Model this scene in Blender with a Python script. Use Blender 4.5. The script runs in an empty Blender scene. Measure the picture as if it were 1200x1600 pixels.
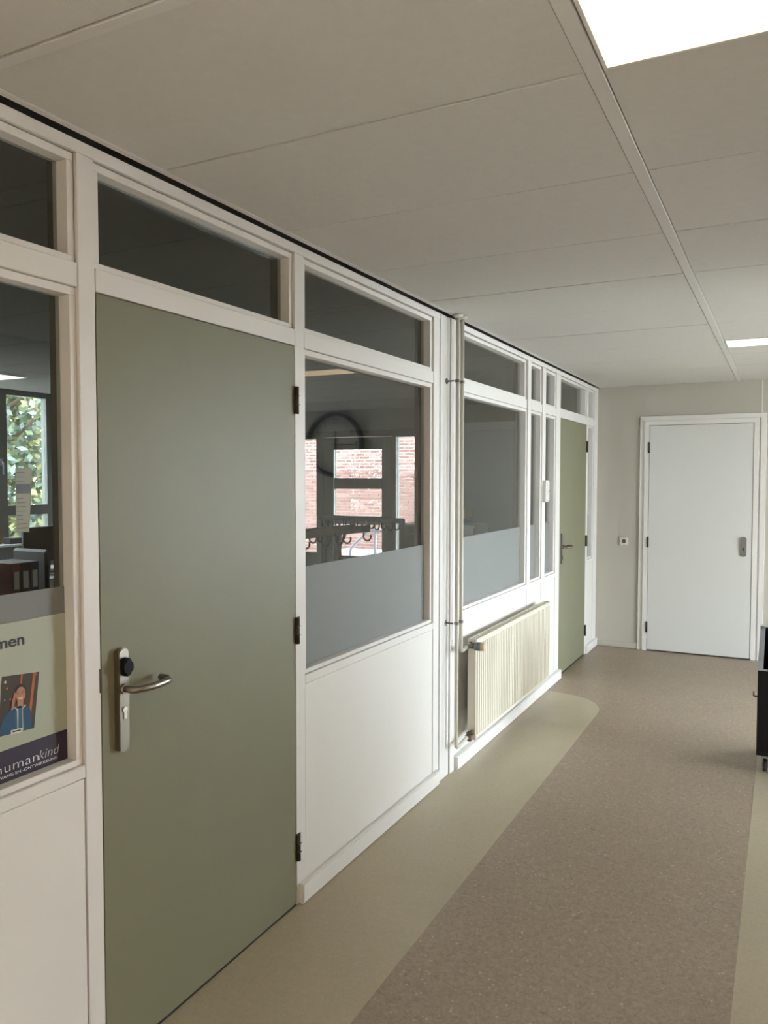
import bpy, bmesh, math, random
from mathutils import Vector, Matrix
random.seed(7)
SC = bpy.context.scene
COL = SC.collection
# ------------------------------------------------------------------ camera
FPX, CX, CH, YAW, PIT, ROL = 1228.8, 1.6266, 1.6263, 0.4717, -0.0428, 0.0007
fw = Vector((-math.sin(YAW)*math.cos(PIT), math.cos(YAW)*math.cos(PIT), math.sin(PIT)))
rt = Vector((math.cos(YAW), math.sin(YAW), 0)); up = rt.cross(fw)
rx = rt*math.cos(ROL)+up*math.sin(ROL); ry = -rt*math.sin(ROL)+up*math.cos(ROL)
cd = bpy.data.cameras.new('camera'); cam = bpy.data.objects.new('camera', cd); COL.objects.link(cam)
m = Matrix((rx, ry, -fw)).transposed().to_4x4(); m.translation = (CX, 0, CH); cam.matrix_world = m
cd.sensor_fit = 'VERTICAL'; cd.sensor_height = 36; cd.sensor_width = 27; cd.lens = 36*FPX/1600
cd.clip_start = .05; cd.clip_end = 200
SC.camera = cam
# ------------------------------------------------------------------ light
W = bpy.data.worlds.new('overcast_sky'); SC.world = W; W.use_nodes = True
bg = W.node_tree.nodes['Background']; bg.inputs[0].default_value = (.88, .945, 1.0, 1); bg.inputs[1].default_value = 31.5
vs = SC.view_settings; vs.view_transform = 'Standard'; vs.look = 'None'; vs.gamma = 1; vs.exposure = 0.0
vs.use_curve_mapping = False
LAMP_W = 3.7                     # radiance of the ceiling diffusers
LAMP_COL = (1.0, .76, .52, 1)
def portal(name, loc, rot, sx, sy):
    l = bpy.data.lights.new(name, 'AREA'); l.shape = 'RECTANGLE'; l.size = sx; l.size_y = sy; l.cycles.is_portal = True
    o = bpy.data.objects.new(name, l); COL.objects.link(o); o.location = loc; o.rotation_euler = rot; return o
RWX = 6.3       # right wall of the hall
BY = 7.74       # back wall
H = math.pi/2
portal('daylight_hall', (RWX+.16, 4.6, 1.2), (0, H, 0), 2.3, 2.5)
portal('daylight_back', (4.77, BY+.14, 1.2), (H, 0, 0), 2.7, 2.4)
portal('daylight_room', (-5.48, 4.65, 1.74), (0, -H, 0), 1.5, 2.7)
portal('daylight_door', (-3.4, 9.16, 1.4), (H, 0, 0), 1.9, 1.6)

# ------------------------------------------------------------------ helpers
MATS = {}
def mat(name, col, rough=.5, metal=0., bump=0., bscale=60., var=0., vscale=8., spec=.5, coat=0.):
    if name in MATS: return MATS[name]
    M = bpy.data.materials.new(name); M.use_nodes = True; nt = M.node_tree; b = nt.nodes['Principled BSDF']
    b.inputs['Base Color'].default_value = (*col, 1); b.inputs['Roughness'].default_value = rough
    b.inputs['Metallic'].default_value = metal; b.inputs['Specular IOR Level'].default_value = spec
    b.inputs['Coat Weight'].default_value = coat
    tc = nt.nodes.new('ShaderNodeTexCoord')
    if var > 0:
        n = nt.nodes.new('ShaderNodeTexNoise'); n.inputs['Scale'].default_value = vscale; n.inputs['Detail'].default_value = 5
        nt.links.new(tc.outputs['Object'], n.inputs['Vector'])
        r = nt.nodes.new('ShaderNodeMapRange'); r.inputs[1].default_value = .3; r.inputs[2].default_value = .7
        r.inputs[3].default_value = 1-var; r.inputs[4].default_value = 1+var
        nt.links.new(n.outputs[0], r.inputs[0])
        v = nt.nodes.new('ShaderNodeVectorMath'); v.operation = 'SCALE'; v.inputs[0].default_value = col
        nt.links.new(r.outputs[0], v.inputs[3]); nt.links.new(v.outputs[0], b.inputs['Base Color'])
    if bump > 0:
        n = nt.nodes.new('ShaderNodeTexNoise'); n.inputs['Scale'].default_value = bscale; n.inputs['Detail'].default_value = 3
        nt.links.new(tc.outputs['Object'], n.inputs['Vector'])
        bp = nt.nodes.new('ShaderNodeBump'); bp.inputs['Strength'].default_value = bump; bp.inputs['Distance'].default_value = .002
        nt.links.new(n.outputs[0], bp.inputs['Height']); nt.links.new(bp.outputs[0], b.inputs['Normal'])
    MATS[name] = M; return M
def floor_mat(name, base, dark, light, fleck, flk=.5):
    M = bpy.data.materials.new(name); M.use_nodes = True; nt = M.node_tree; b = nt.nodes['Principled BSDF']; L = nt.links.new
    tc = nt.nodes.new('ShaderNodeTexCoord')
    n1 = nt.nodes.new('ShaderNodeTexNoise'); n1.inputs['Scale'].default_value = 55; n1.inputs['Detail'].default_value = 6; n1.inputs['Roughness'].default_value = .7; n1.inputs['Distortion'].default_value = 1.2
    n2 = nt.nodes.new('ShaderNodeTexNoise'); n2.inputs['Scale'].default_value = 2.2; n2.inputs['Detail'].default_value = 3
    L(tc.outputs['Object'], n1.inputs['Vector']); L(tc.outputs['Object'], n2.inputs['Vector'])
    r = nt.nodes.new('ShaderNodeValToRGB'); e = r.color_ramp.elements
    e[0].position = .32; e[0].color = (*dark, 1); e[1].position = .70; e[1].color = (*light, 1)
    k = e.new(.5); k.color = (*base, 1)
    L(n1.outputs[0], r.inputs[0])
    mx = nt.nodes.new('ShaderNodeMixRGB'); mx.blend_type = 'MULTIPLY'; mx.inputs[0].default_value = .35
    r2 = nt.nodes.new('ShaderNodeValToRGB'); r2.color_ramp.elements[0].position = .3; r2.color_ramp.elements[0].color = (.8, .8, .8, 1); r2.color_ramp.elements[1].position = .7
    L(n2.outputs[0], r2.inputs[0]); L(r.outputs[0], mx.inputs[1]); L(r2.outputs[0], mx.inputs[2])
    v = nt.nodes.new('ShaderNodeTexVoronoi'); v.inputs['Scale'].default_value = 38; v.inputs['Randomness'].default_value = 1
    L(tc.outputs['Object'], v.inputs['Vector'])
    lt = nt.nodes.new('ShaderNodeMath'); lt.operation = 'LESS_THAN'; lt.inputs[1].default_value = .17; L(v.outputs['Distance'], lt.inputs[0])
    n3 = nt.nodes.new('ShaderNodeTexNoise'); n3.inputs['Scale'].default_value = 14; L(tc.outputs['Object'], n3.inputs['Vector'])
    gt = nt.nodes.new('ShaderNodeMath'); gt.operation = 'GREATER_THAN'; gt.inputs[1].default_value = .53; L(n3.outputs[0], gt.inputs[0])
    mu = nt.nodes.new('ShaderNodeMath'); mu.operation = 'MULTIPLY'; L(lt.outputs[0], mu.inputs[0]); L(gt.outputs[0], mu.inputs[1])
    m3 = nt.nodes.new('ShaderNodeMath'); m3.operation = 'MULTIPLY'; m3.inputs[1].default_value = flk; L(mu.outputs[0], m3.inputs[0])
    m2 = nt.nodes.new('ShaderNodeMixRGB'); m2.inputs[2].default_value = (*fleck, 1); L(m3.outputs[0], m2.inputs[0]); L(mx.outputs[0], m2.inputs[1])
    L(m2.outputs[0], b.inputs['Base Color']); b.inputs['Roughness'].default_value = .42; b.inputs['Specular IOR Level'].default_value = .45
    bp = nt.nodes.new('ShaderNodeBump'); bp.inputs['Strength'].default_value = .12; bp.inputs['Distance'].default_value = .0015
    L(n1.outputs[0], bp.inputs['Height']); L(bp.outputs[0], b.inputs['Normal'])
    return M
def glass_mat(name, tint=(.86, .90, .87), refl=.042):
    M = bpy.data.materials.new(name); M.use_nodes = True; nt = M.node_tree; nt.nodes.clear(); L = nt.links.new
    out = nt.nodes.new('ShaderNodeOutputMaterial'); mix = nt.nodes.new('ShaderNodeMixShader')
    t = nt.nodes.new('ShaderNodeBsdfTransparent'); t.inputs[0].default_value = (*tint, 1)
    g = nt.nodes.new('ShaderNodeBsdfGlossy'); g.inputs['Roughness'].default_value = 0; g.inputs[0].default_value = (1, 1, 1, 1)
    geo = nt.nodes.new('ShaderNodeNewGeometry'); d = nt.nodes.new('ShaderNodeVectorMath'); d.operation = 'DOT_PRODUCT'
    L(geo.outputs['Normal'], d.inputs[0]); L(geo.outputs['Incoming'], d.inputs[1])
    def mth(op, a, b=None):
        n = nt.nodes.new('ShaderNodeMath'); n.operation = op
        for i, q in enumerate((a, b)):
            if q is None: continue
            if isinstance(q, (int, float)): n.inputs[i].default_value = q
            else: L(q, n.inputs[i])
        return n.outputs[0]
    a = mth('ABSOLUTE', d.outputs['Value']); s = mth('SUBTRACT', 1.0, a); p = mth('POWER', s, 5.0)
    f = mth('ADD', mth('MULTIPLY', p, 1-refl), refl)
    L(f, mix.inputs[0]); L(t.outputs[0], mix.inputs[1]); L(g.outputs[0], mix.inputs[2]); L(mix.outputs[0], out.inputs[0])
    return M
def emit_mat(name, col, s):
    M = bpy.data.materials.new(name); M.use_nodes = True; nt = M.node_tree; nt.nodes.clear()
    o = nt.nodes.new('ShaderNodeOutputMaterial'); e = nt.nodes.new('ShaderNodeEmission'); e.inputs[0].default_value = col; e.inputs[1].default_value = s
    nt.links.new(e.outputs[0], o.inputs[0]); return M

WHITE = mat('white_gloss_paint', (.80, .79, .77), .38, bump=.12, bscale=90, var=.012, vscale=3)
PANELW = mat('white_panel_paint', (.80, .785, .755), .42, bump=.15, bscale=60, var=.012, vscale=3)
GREEN = mat('sage_green_laminate', (.215, .213, .140), .45, bump=.06, bscale=200, var=.02, vscale=4, spec=.35)
WDOOR = mat('white_door_paint', (.70, .71, .70), .4, bump=.08, bscale=120)
BEIGE = mat('beige_wall_vinyl', (.50, .475, .42), .7, bump=.2, bscale=150, var=.02, vscale=3)
TILE = mat('ceiling_tile_board', (.66, .65, .63), .9, bump=.5, bscale=300, var=.02, vscale=30)
RAILM = mat('ceiling_rail_metal', (.70, .69, .68), .5)
VOID = mat('ceiling_void_board', (.02, .02, .02), 1)
STEEL = mat('brushed_steel', (.30, .27, .23), .33, 1, bump=.1, bscale=150)
DSTEEL = mat('satin_steel', (.24, .24, .23), .38, 1)
BLACK = mat('black_plastic', (.012, .012, .012), .3)
BBOARD = mat('matt_black_board', (.005, .005, .006), .6, spec=.2)
HINGE = mat('dark_bronze_metal', (.07, .055, .045), .35, .6)
DGREY = mat('dark_grey_metal', (.03, .032, .032), .5, .0, spec=.3)
PIPE = mat('cream_pipe_paint', (.60, .57, .49), .35)
RADM = mat('cream_radiator_enamel', (.74, .70, .60), .32)
RUBBER = mat('dark_rubber', (.03, .022, .02), .6)
ALU = mat('grey_aluminium', (.33, .36, .42), .4, .6)
GLASS = glass_mat('clear_glass', (.84, .86, .84))
OGLASS = glass_mat('window_glass', (.93, .95, .95), .03)
TGLASS = glass_mat('tinted_window_glass', (.76, .76, .76), .03)
FILM = mat('grey_frosted_film', (.225, .235, .232), .55, spec=.3)
ROOMW = mat('grey_room_paint', (.20, .21, .21), .7, var=.02)
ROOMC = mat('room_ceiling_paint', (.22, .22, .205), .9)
ROOMF = mat('room_lino', (.16, .14, .12), .5)
SLATE = mat('slate_grey_paint', (.10, .115, .11), .5)
DARKF = mat('dark_furniture', (.03, .03, .035), .5)
WHITEP = mat('white_plastic', (.75, .75, .72), .35)

def box(bm, x0, x1, y0, y1, z0, z1, mi=0, bev=0.):
    if bev <= 0:
        v = [bm.verts.new((x, y, z)) for x in (x0, x1) for y in (y0, y1) for z in (z0, z1)]
        for q in ((0, 1, 3, 2), (4, 6, 7, 5), (0, 4, 5, 1), (2, 3, 7, 6), (0, 2, 6, 4), (1, 5, 7, 3)):
            bm.faces.new([v[i] for i in q]).material_index = mi
        return
    r = bmesh.ops.create_cube(bm, size=1); vs_ = r['verts']
    bmesh.ops.scale(bm, vec=(x1-x0, y1-y0, z1-z0), verts=vs_); bmesh.ops.translate(bm, vec=((x0+x1)/2, (y0+y1)/2, (z0+z1)/2), verts=vs_)
    fs = set(f for v in vs_ for f in v.link_faces)
    for f in fs: f.material_index = mi
    if bev > 0:
        es = list(set(e for v in vs_ for e in v.link_edges))
        bmesh.ops.bevel(bm, geom=es, offset=bev, segments=1, affect='EDGES', material=mi)
def cyl(bm, p0, p1, r, n=16, r2=None, mi=0):
    p0, p1 = Vector(p0), Vector(p1); d = p1-p0; q = d.to_track_quat('Z', 'Y').to_matrix().to_4x4(); q.translation = (p0+p1)/2
    before = set(bm.faces)
    bmesh.ops.create_cone(bm, cap_ends=True, segments=n, radius1=r, radius2=r if r2 is None else r2, depth=d.length, matrix=q)
    for f in set(bm.faces)-before:
        f.material_index = mi; f.smooth = len(f.verts) == 4
def tube(bm, pts, r, n=12, mi=0, cap=True):
    P = [Vector(p) for p in pts]; rings = []; N = len(P); ref = None
    for i, p in enumerate(P):
        t = (P[min(i+1, N-1)]-P[max(i-1, 0)]).normalized()
        if ref is None: ref = t.orthogonal().normalized()
        ref = (ref-t*ref.dot(t)).normalized(); b = t.cross(ref)
        rr = r[i] if isinstance(r, (list, tuple)) else r
        rings.append([bm.verts.new(p+(ref*math.cos(2*math.pi*k/n)+b*math.sin(2*math.pi*k/n))*rr) for k in range(n)])
    for a, c in zip(rings, rings[1:]):
        for k in range(n):
            f = bm.faces.new((a[k], a[(k+1) % n], c[(k+1) % n], c[k])); f.smooth = True; f.material_index = mi
    if cap:
        for rg in (rings[0], rings[-1]):
            f = bm.faces.new(rg); f.material_index = mi
def fillet(pts, rad, n=6):
    P = [Vector(p) for p in pts]; out = [P[0]]
    for a, b, c in zip(P, P[1:], P[2:]):
        u = (a-b).normalized(); v = (c-b).normalized(); s = b+u*rad; e = b+v*rad
        for i in range(n+1):
            t = i/n; out.append(s*(1-t)**2+b*2*t*(1-t)+e*t*t)
    out.append(P[-1]); return out
def prism(bm, poly, axis, a0, a1, mi=0):
    """poly: list of 2-D points in the two other axes (cyclic order), extruded along axis"""
    def P(u, v, a): return {'x': (a, u, v), 'y': (u, a, v), 'z': (u, v, a)}[axis]
    A = [bm.verts.new(P(u, v, a0)) for u, v in poly]; B = [bm.verts.new(P(u, v, a1)) for u, v in poly]
    fs = [bm.faces.new(A), bm.faces.new(B)]
    for i in range(len(poly)): fs.append(bm.faces.new((A[i], A[(i+1) % len(A)], B[(i+1) % len(A)], B[i])))
    for f in fs: f.material_index = mi
WPOS = {}
def adopt(o, parent):            # children keep world coordinates; roots are never rotated while building
    o.parent = parent; o.matrix_parent_inverse = Matrix.Translation(-WPOS[parent.name])
def obj(name, bm, mats, parent=None, label=None, cat=None, group=None, kind=None, origin=None):
    bmesh.ops.recalc_face_normals(bm, faces=bm.faces)
    if parent is None and origin is None:
        c = [(min(v.co[i] for v in bm.verts), max(v.co[i] for v in bm.verts)) for i in range(3)]
        origin = ((c[0][0]+c[0][1])/2, (c[1][0]+c[1][1])/2, c[2][0])
    origin = Vector(origin or (0, 0, 0))
    bmesh.ops.translate(bm, vec=-origin, verts=bm.verts)
    me = bpy.data.meshes.new(name); bm.to_mesh(me); bm.free()
    for q in (mats if isinstance(mats, (list, tuple)) else [mats]): me.materials.append(q)
    o = bpy.data.objects.new(name, me); COL.objects.link(o); o.location = origin; WPOS[o.name] = origin
    if parent is not None: adopt(o, parent)
    tag(o, label, cat, group, kind); return o
def tag(o, label=None, cat=None, group=None, kind=None):
    if label: o['label'] = label
    if cat: o['category'] = cat
    if group: o['group'] = group
    if kind: o['kind'] = kind
def empty(name, loc, label, cat, group=None, kind=None):
    o = bpy.data.objects.new(name, None); o.empty_display_size = .1; COL.objects.link(o); o.location = loc; WPOS[o.name] = Vector(loc); tag(o, label, cat, group, kind); return o
def B(): return bmesh.new()
def bx(name, x0, x1, y0, y1, z0, z1, m_, parent=None, bev=0., **k):
    b = B(); box(b, x0, x1, y0, y1, z0, z1, 0, bev); return obj(name, b, m_, parent, **k)
# ------------------------------------------------------------------ floor
TAN = floor_mat('tan_marbled_linoleum', (.335, .265, .197), (.25, .193, .138), (.42, .34, .26), (.60, .50, .38), .6)
OLIVE = floor_mat('olive_beige_linoleum', (.460, .405, .292), (.43, .375, .265), (.495, .44, .322), (.54, .49, .37), .35)
fl = bx('floor', 0-.12, RWX+.2, -4, BY+.2, -.12, 0, TAN, label='tan marbled linoleum floor of the hall with olive borders', cat='floor', kind='structure', origin=(0, 0, 0))
b = B()
poly = [(0, -4), (.505, -4), (.50, 5.45)]
for i in range(0, 13):
    t = i/12*math.pi/2
    poly.append((.02+.48*math.cos(t)**.8 if i < 12 else .02, 5.45+.43*math.sin(t)**.9))
poly.append((0, 5.88))
prism(b, poly, 'z', -.002, .0008)
obj('border_strip', b, OLIVE, fl, label='olive beige linoleum border with a rounded end')
b = B(); box(b, 1.512, 2.1, -4, BY-.01, -.002, .0008)
obj('border_strip', b, OLIVE, fl, label='straight olive beige linoleum border')

# ------------------------------------------------------------------ ceiling
ce = bx('ceiling', -.3, RWX+.2, -4, BY+.2, 2.60, 2.66, VOID, label='suspended ceiling of pale tiles between flat rails', cat='ceiling', kind='structure', origin=(0, 0, 2.6))
SY = .6185; Y0 = 1.746
cols = [(.037, 1.222), (1.262, 2.457), (2.497, 3.692), (3.732, 4.927), (4.967, RWX-.01)]
def tile_mesh(x0, x1):
    b = B(); box(b, 0, x1-x0, 0, SY-.0065, 0, .015, 0, .001); me = bpy.data.meshes.new('ceiling_tile'); bm_ = b
    bm_.to_mesh(me); bm_.free(); me.materials.append(TILE); return me
LAMPS = {(1, -1), (1, 6), (4, 6), (1, -7)}   # column, row
for ci, (x0, x1) in enumerate(cols):
    me = tile_mesh(x0, x1)
    for k in range(-9, 10):
        y = Y0+k*SY
        if y+SY > BY+.02: continue
        if (ci, k) in LAMPS: continue
        o = bpy.data.objects.new('ceiling_tile', me); COL.objects.link(o); adopt(o, ce)
        o.location = (x0, y+.00325, 2.5+random.uniform(-.0012, .0012)); o.rotation_euler = (random.uniform(-.002, .002), 0, 0)
    yl = Y0+9*SY
    if ci == 1: bx('ceiling_tile', x0, x1, -2.203, -1.97, 2.5, 2.515, TILE, ce, .0015)
    bx('ceiling_tile', x0, x1, yl+.0025, BY-.003, 2.5, 2.515, TILE, ce, .0015)
for x0, x1 in ((1.222, 1.262), (2.457, 2.497), (3.692, 3.732), (4.927, 4.967)):
    bx('ceiling_rail', x0+.002, x1-.002, -4, BY, 2.497, 2.53, RAILM, ce, .0015)
bx('edge_trim', .014, .036, -4, BY, 2.4985, 2.53, RAILM, ce, .001)
bx('cross_rail', .037, 1.22, 1.130, 1.158, 2.4965, 2.51, RAILM, ce, .001)
LM = emit_mat('glowing_diffuser', LAMP_COL, LAMP_W)
def lamp(x0, x1, y0, y1, label, z=2.497, mt=None, grp='ceiling light panels'):
    e = empty('ceiling_light', ((x0+x1)/2, (y0+y1)/2, z), label, 'light', grp)
    b = B()
    for a in ((x0, x1, y0, y0+.008), (x0, x1, y1-.008, y1), (x0, x0+.008, y0+.008, y1-.008), (x1-.008, x1, y0+.008, y1-.008)): box(b, a[0], a[1], a[2], a[3], z-.002, z+.02)
    box(b, x0, x1, y0, y1, z+.02, z+.04)
    obj('light_frame', b, WHITEP, e)
    b = B(); box(b, x0+.009, x1-.009, y0+.009, y1-.009, z, z+.015); obj('diffuser', b, mt or LM, e)
lamp(1.265, 2.455, 1.440, 1.741, 'large glowing ceiling panel cut by the top edge of the photo')
lamp(1.265, 2.455, 5.440, 5.735, 'small glowing ceiling panel near the back wall')
lamp(1.265, 2.455, -2.50, -2.205, 'glowing ceiling panel behind the viewpoint')
lamp(4.97, 6.16, 5.440, 5.735, 'ceiling panel over the hall seen only as a glare in the left glass')
bx('ceiling_tile', 1.262, 2.457, Y0-SY+.003, 1.438, 2.5, 2.515, TILE, ce, .0015)
for x0, x1 in (cols[1], cols[4]): bx('ceiling_tile', x0, x1, 5.738, Y0+7*SY-.003, 2.5, 2.515, TILE, ce, .0015)

# ------------------------------------------------------------------ left partition
wl = empty('wall_left', (-.05, 3.5, 0), 'white painted timber and glass partition along the left side', 'wall', kind='structure')
XB = -.11                                   # room-side face
TAUPE = mat('taupe_frame_rear', (.15, .135, .105), .5)
def member(name, y0, y1, z0, z1, x1=0., x0=XB, mt=None):     # white towards the corridor, taupe towards the room
    b = B(); box(b, x0, -.0635, y0, y1, z0, z1, 1); box(b, -.0632, x1, y0, y1, z0, z1, 0, .0015)
    return obj(name, b, [mt or WHITE, TAUPE], wl)
ZT0, ZT1, ZL0, ZL1 = 2.178, 2.455, .872, 2.116
NEAR = -1.6
# openings (y0, y1) of the lower row
LOW = [(.35, 1.462), (2.525, 3.755), (4.135, 5.425), (5.50, 5.80), (5.888, 6.195), (7.335, 7.585)]
D1 = (1.517, 2.462); D2 = (6.325, 7.262)
UP = [(.35, 1.460), (1.519, 2.462), (2.525, 3.750), (4.135, 5.395), (5.50, 5.790), (5.885, 6.195), (6.325, 7.262), (7.335, 7.585)]
member('head_rail', NEAR, BY, 2.458, 2.490)
for y0, y1 in ((NEAR, .35), (1.4625, 1.5165), (2.4625, 2.5245), (3.756, 3.830), (5.426, 5.4995), (5.801, 5.8875), (6.196, 6.3245), (7.2625, 7.3345), (7.586, BY-.002)):
    member('mullion', y0, y1, 0, 2.4575)
# wide post: boards with grooves between
member('post_board', 3.836, 3.958, 0, 2.486, .004)
member('post_board', 3.964, 4.026, 0, 2.486, .012)
member('post_board', 4.032, 4.134, 0, 2.486, .0)
member('post_core', 3.83, 4.134, 0, 2.48, -.012)
for i, (y0, y1) in enumerate(UP):
    member('transom_rail', y0+.0005, y1-.0005, 2.1165, 2.1775)
PAN = [(NEAR+1.951, 1.4615), (2.526, 3.754), (4.136, 5.42), (5.501, 5.80), (5.889, 6.194), (7.336, 7.584)]
for i, (y0, y1) in enumerate(LOW):
    member('sill_rail', y0+.0005, y1-.0005, .838, .8715)
    member('panel', y0+.003, y1-.003, 0.003, .836, -.003, -.08, PANELW)

def bead_ring(y0, y1, z0, z1, parent, w=.021, xa=-.062, xb=-.010):
    b = B(); e = .0008
    y0 += e; y1 -= e; z0 += e; z1 -= e
    box(b, xa, xb, y0, y1, z1-w, z1, 0, .0012); box(b, xa, xb, y0, y1, z0, z0+w*.8, 0, .0012)
    box(b, xa, xb, y0, y0+w, z0+w*.8, z1-w, 0, .0012); box(b, xa, xb, y1-w, y1, z0+w*.8, z1-w, 0, .0012)
    return obj('glazing_bead', b, WHITE, parent)
WN = [0]
def window(y0, y1, z0, z1, label, film=None):
    WN[0] += 1
    e = empty('window_%d' % WN[0], (-.05, (y0+y1)/2, z0), label, 'window', kind='structure')
    bead_ring(y0, y1, z0, z1, e)
    bx('pane', -.0485, -.0455, y0+.012, y1-.012, z0+.010, z1-.012, GLASS, e)
    if film: bx('frosted_film', -.0452, -.0447, y0+.0215, y1-.0215, z0+.0175, film, FILM, e, label='matt grey privacy film')
    return e
window(*LOW[0], ZL0, ZL1, 'tall pane left of the near green door with a poster at its foot', 1.345)
window(*UP[0], ZT0, ZT1, 'dark transom pane at the far left above the poster window')
window(*UP[1], ZT0, ZT1, 'dark transom pane over the near green door')
window(*LOW[1], ZL0, ZL1, 'large pane right of the near green door showing brick outside', 1.281)
window(*UP[2], ZT0, ZT1, 'transom pane above the window with the coat hooks')
window(*LOW[2], ZL0, ZL1, 'large pane above the radiator with a grey film foot', 1.283)
window(*UP[3], ZT0, ZT1, 'transom pane above the radiator window, right of the pipes')
window(*LOW[3], ZL0, ZL1, 'first narrow tall pane right of the radiator window', 1.281)
window(*UP[4], ZT0, ZT1, 'small transom square over the first narrow pane')
window(*LOW[4], ZL0, ZL1, 'narrow tall pane between the light switch and the far green door', 1.281)
window(*UP[5], ZT0, ZT1, 'small transom square left of the far green door')
window(*UP[6], ZT0, ZT1, 'transom pane over the far green door')
window(*LOW[5], ZL0, ZL1, 'narrow tall pane right of the far green door', 1.281)
window(*UP[7], ZT0, ZT1, 'small transom square by the back wall corner')

# skirting boards of the left wall
def skirt(name, y0, y1, label, h=.078, x1=.022, x0=.0008):
    b = B(); prism(b, [(y0, .002), (y1, .002), (y1, h), (y0, h)], 'x', x0, x1)
    bmesh.ops.bevel(b, geom=[e for e in b.edges if all(v.co.x > x1-1e-4 for v in e.verts)], offset=.004, segments=2, affect='EDGES')
    return obj(name, b, WHITE, None, label=label, cat='baseboard', kind='structure')
skirt('baseboard_left_near', 2.475, 3.80, 'white baseboard right of the near green door')
skirt('baseboard_left_far', 4.03, 6.30, 'white baseboard running under the radiator', .075, .034)
skirt('baseboard_left_end', 7.29, BY-.002, 'short white baseboard right of the far green door', .075, .022)
skirt('baseboard_left_front', NEAR, 1.50, 'white baseboard left of the near green door, below the poster')

# ------------------------------------------------------------------ doors in the left wall
def hinge(parent, x, y, z, face='x', h=.10):
    b = B()
    if face == 'x':
        cyl(b, (x+.006, y, z-h/2), (x+.006, y, z+h/2), .0095, 12); box(b, x-.004, x+.002, y-.003, y+.022, z-h/2, z+h/2)
        for q in (-h/6, h/6): box(b, x-.003, x+.0162, y-.0102, y+.0102, z+q-.0008, z+q+.0008)
    else:
        cyl(b, (x, y-.006, z-h/2), (x, y-.006, z+h/2), .009, 12); box(b, x-.022, x+.003, y-.002, y+.004, z-h/2, z+h/2)
    return obj('hinge', b, HINGE, parent)
def lever(parent, y0, z, sgn=1):
    b = B()
    cyl(b, (.012, y0, z), (.026, y0, z), .0145, 20)
    pts = fillet([(.020, y0, z), (.058, y0, z), (.066, y0+sgn*.065, z-.002), (.060, y0+sgn*.140, z), (.016, y0+sgn*.143, z)], .024, 7)
    tube(b, pts, .0098, 16)
    return obj('lever', b, STEEL, parent)
def capsule_plate(b, y, z0, z1, w, x0, x1, flat=False, mi=0):
    r = w/2; P = []
    n = 10
    for i in range(n+1): a = math.pi*i/n; P.append((y+r*math.cos(a), z1-r*.75+r*.75*math.sin(a)))
    for i in range(n+1): a = math.pi+math.pi*i/n; P.append((y+r*math.cos(a), z0+r*.45+r*.45*math.sin(a)))
    prism(b, P, 'x', x0, x1, mi)
    top = [e for e in b.edges if all(abs(v.co.x-x1) < 1e-6 for v in e.verts)]
    bmesh.ops.bevel(b, geom=top, offset=.0022, segments=2, affect='EDGES', material=mi)
def keyhole(b, y, z, x0, x1, mi=0):
    cyl(b, (x0, y, z), (x1, y, z), .0085, 16, mi=mi); box(b, x0, x1-.0005, y-.005, y+.005, z-.026, z, mi)
d1 = bx('door_1', -.040, -.0005, D1[0]+.003, D1[1]-.003, .008, 2.1135, GREEN, None, .0012, label='near sage green door with a long steel lever plate', cat='door', kind='structure')
for z in (1.915, 1.055, .225): hinge(d1, .0, D1[1]+.001, z)
b = B(); capsule_plate(b, 1.583, .872, 1.160, .038, -.0004, .018); hd = obj('back_plate', b, STEEL, d1)
lever(d1, 1.582, 1.048)
b = B()
prism(b, [(1.586+.0175*math.cos(2*math.pi*i/28), 1.108+.026*math.sin(2*math.pi*i/28)) for i in range(28)], 'x', .018, .033)
bmesh.ops.bevel(b, geom=[e for e in b.edges if all(abs(v.co.x-.033) < 1e-6 for v in e.verts)], offset=.004, segments=3, affect='EDGES')
obj('reader_knob', b, BBOARD, d1, label='black oval electronic knob')
b = B(); keyhole(b, 1.583, .990, .018, .0215); obj('lock_cylinder', b, mat('nickel', (.62, .60, .55), .25, 1), d1)
bx('strike_plate', -.004, .0012, 1.5115, 1.5165, 1.05, 1.115, HINGE, wl, .0006)
bx('threshold', -.09, -.002, D1[0]+.002, D1[1]-.002, 0, .006, DGREY, wl, label='dark threshold')
bx('threshold', -.09, -.002, D2[0]+.002, D2[1]-.002, 0, .006, DGREY, wl)
d2 = bx('door_2', -.040, -.0005, D2[0]+.003, D2[1]-.003, .012, 2.1135, GREEN, None, .0012, label='far sage green door beyond the radiator', cat='door', kind='structure')
for z in (1.915, 1.055, .225): hinge(d2, .0, D2[1]+.001, z)
b = B(); capsule_plate(b, 6.385, .925, 1.175, .038, -.0004, .010); obj('back_plate', b, DSTEEL, d2)
lever(d2, 6.385, 1.065)
b = B(); keyhole(b, 6.385, .985, .010, .0135, 0); obj('lock_cylinder', b, BLACK, d2)

# ------------------------------------------------------------------ back wall and white door
wb = empty('wall_back', (1.5, BY, 0), 'beige panelled wall at the end of the hall', 'wall', kind='structure')
T = .1
DX0, DX1, DZ = .482, 1.372, 2.122
bx('wall_panel', -.11, .44, BY, BY+T, 0, 2.59, BEIGE, wb)
bx('wall_backing', -.02, 3.42, BY+T+.002, BY+T+.06, -.1, 2.6, BEIGE, wb)
bx('wall_panel', .4402, 1.4290, BY, BY+T, 2.17, 2.59, BEIGE, wb)
bx('wall_panel', 1.4302, 2.63, BY, BY+T, 0, 2.59, BEIGE, wb)
bx('joint_strip', 1.427, 1.4345, BY-.003, BY+.001, 2.20, 2.4985, WHITE, wb)
bx('wall_panel', 2.634, 3.42, BY, BY+T, 0, 2.59, BEIGE, wb)
bx('wall_panel', 3.422, 6.12, BY, BY+T, 2.37, 2.59, BEIGE, wb)
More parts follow.
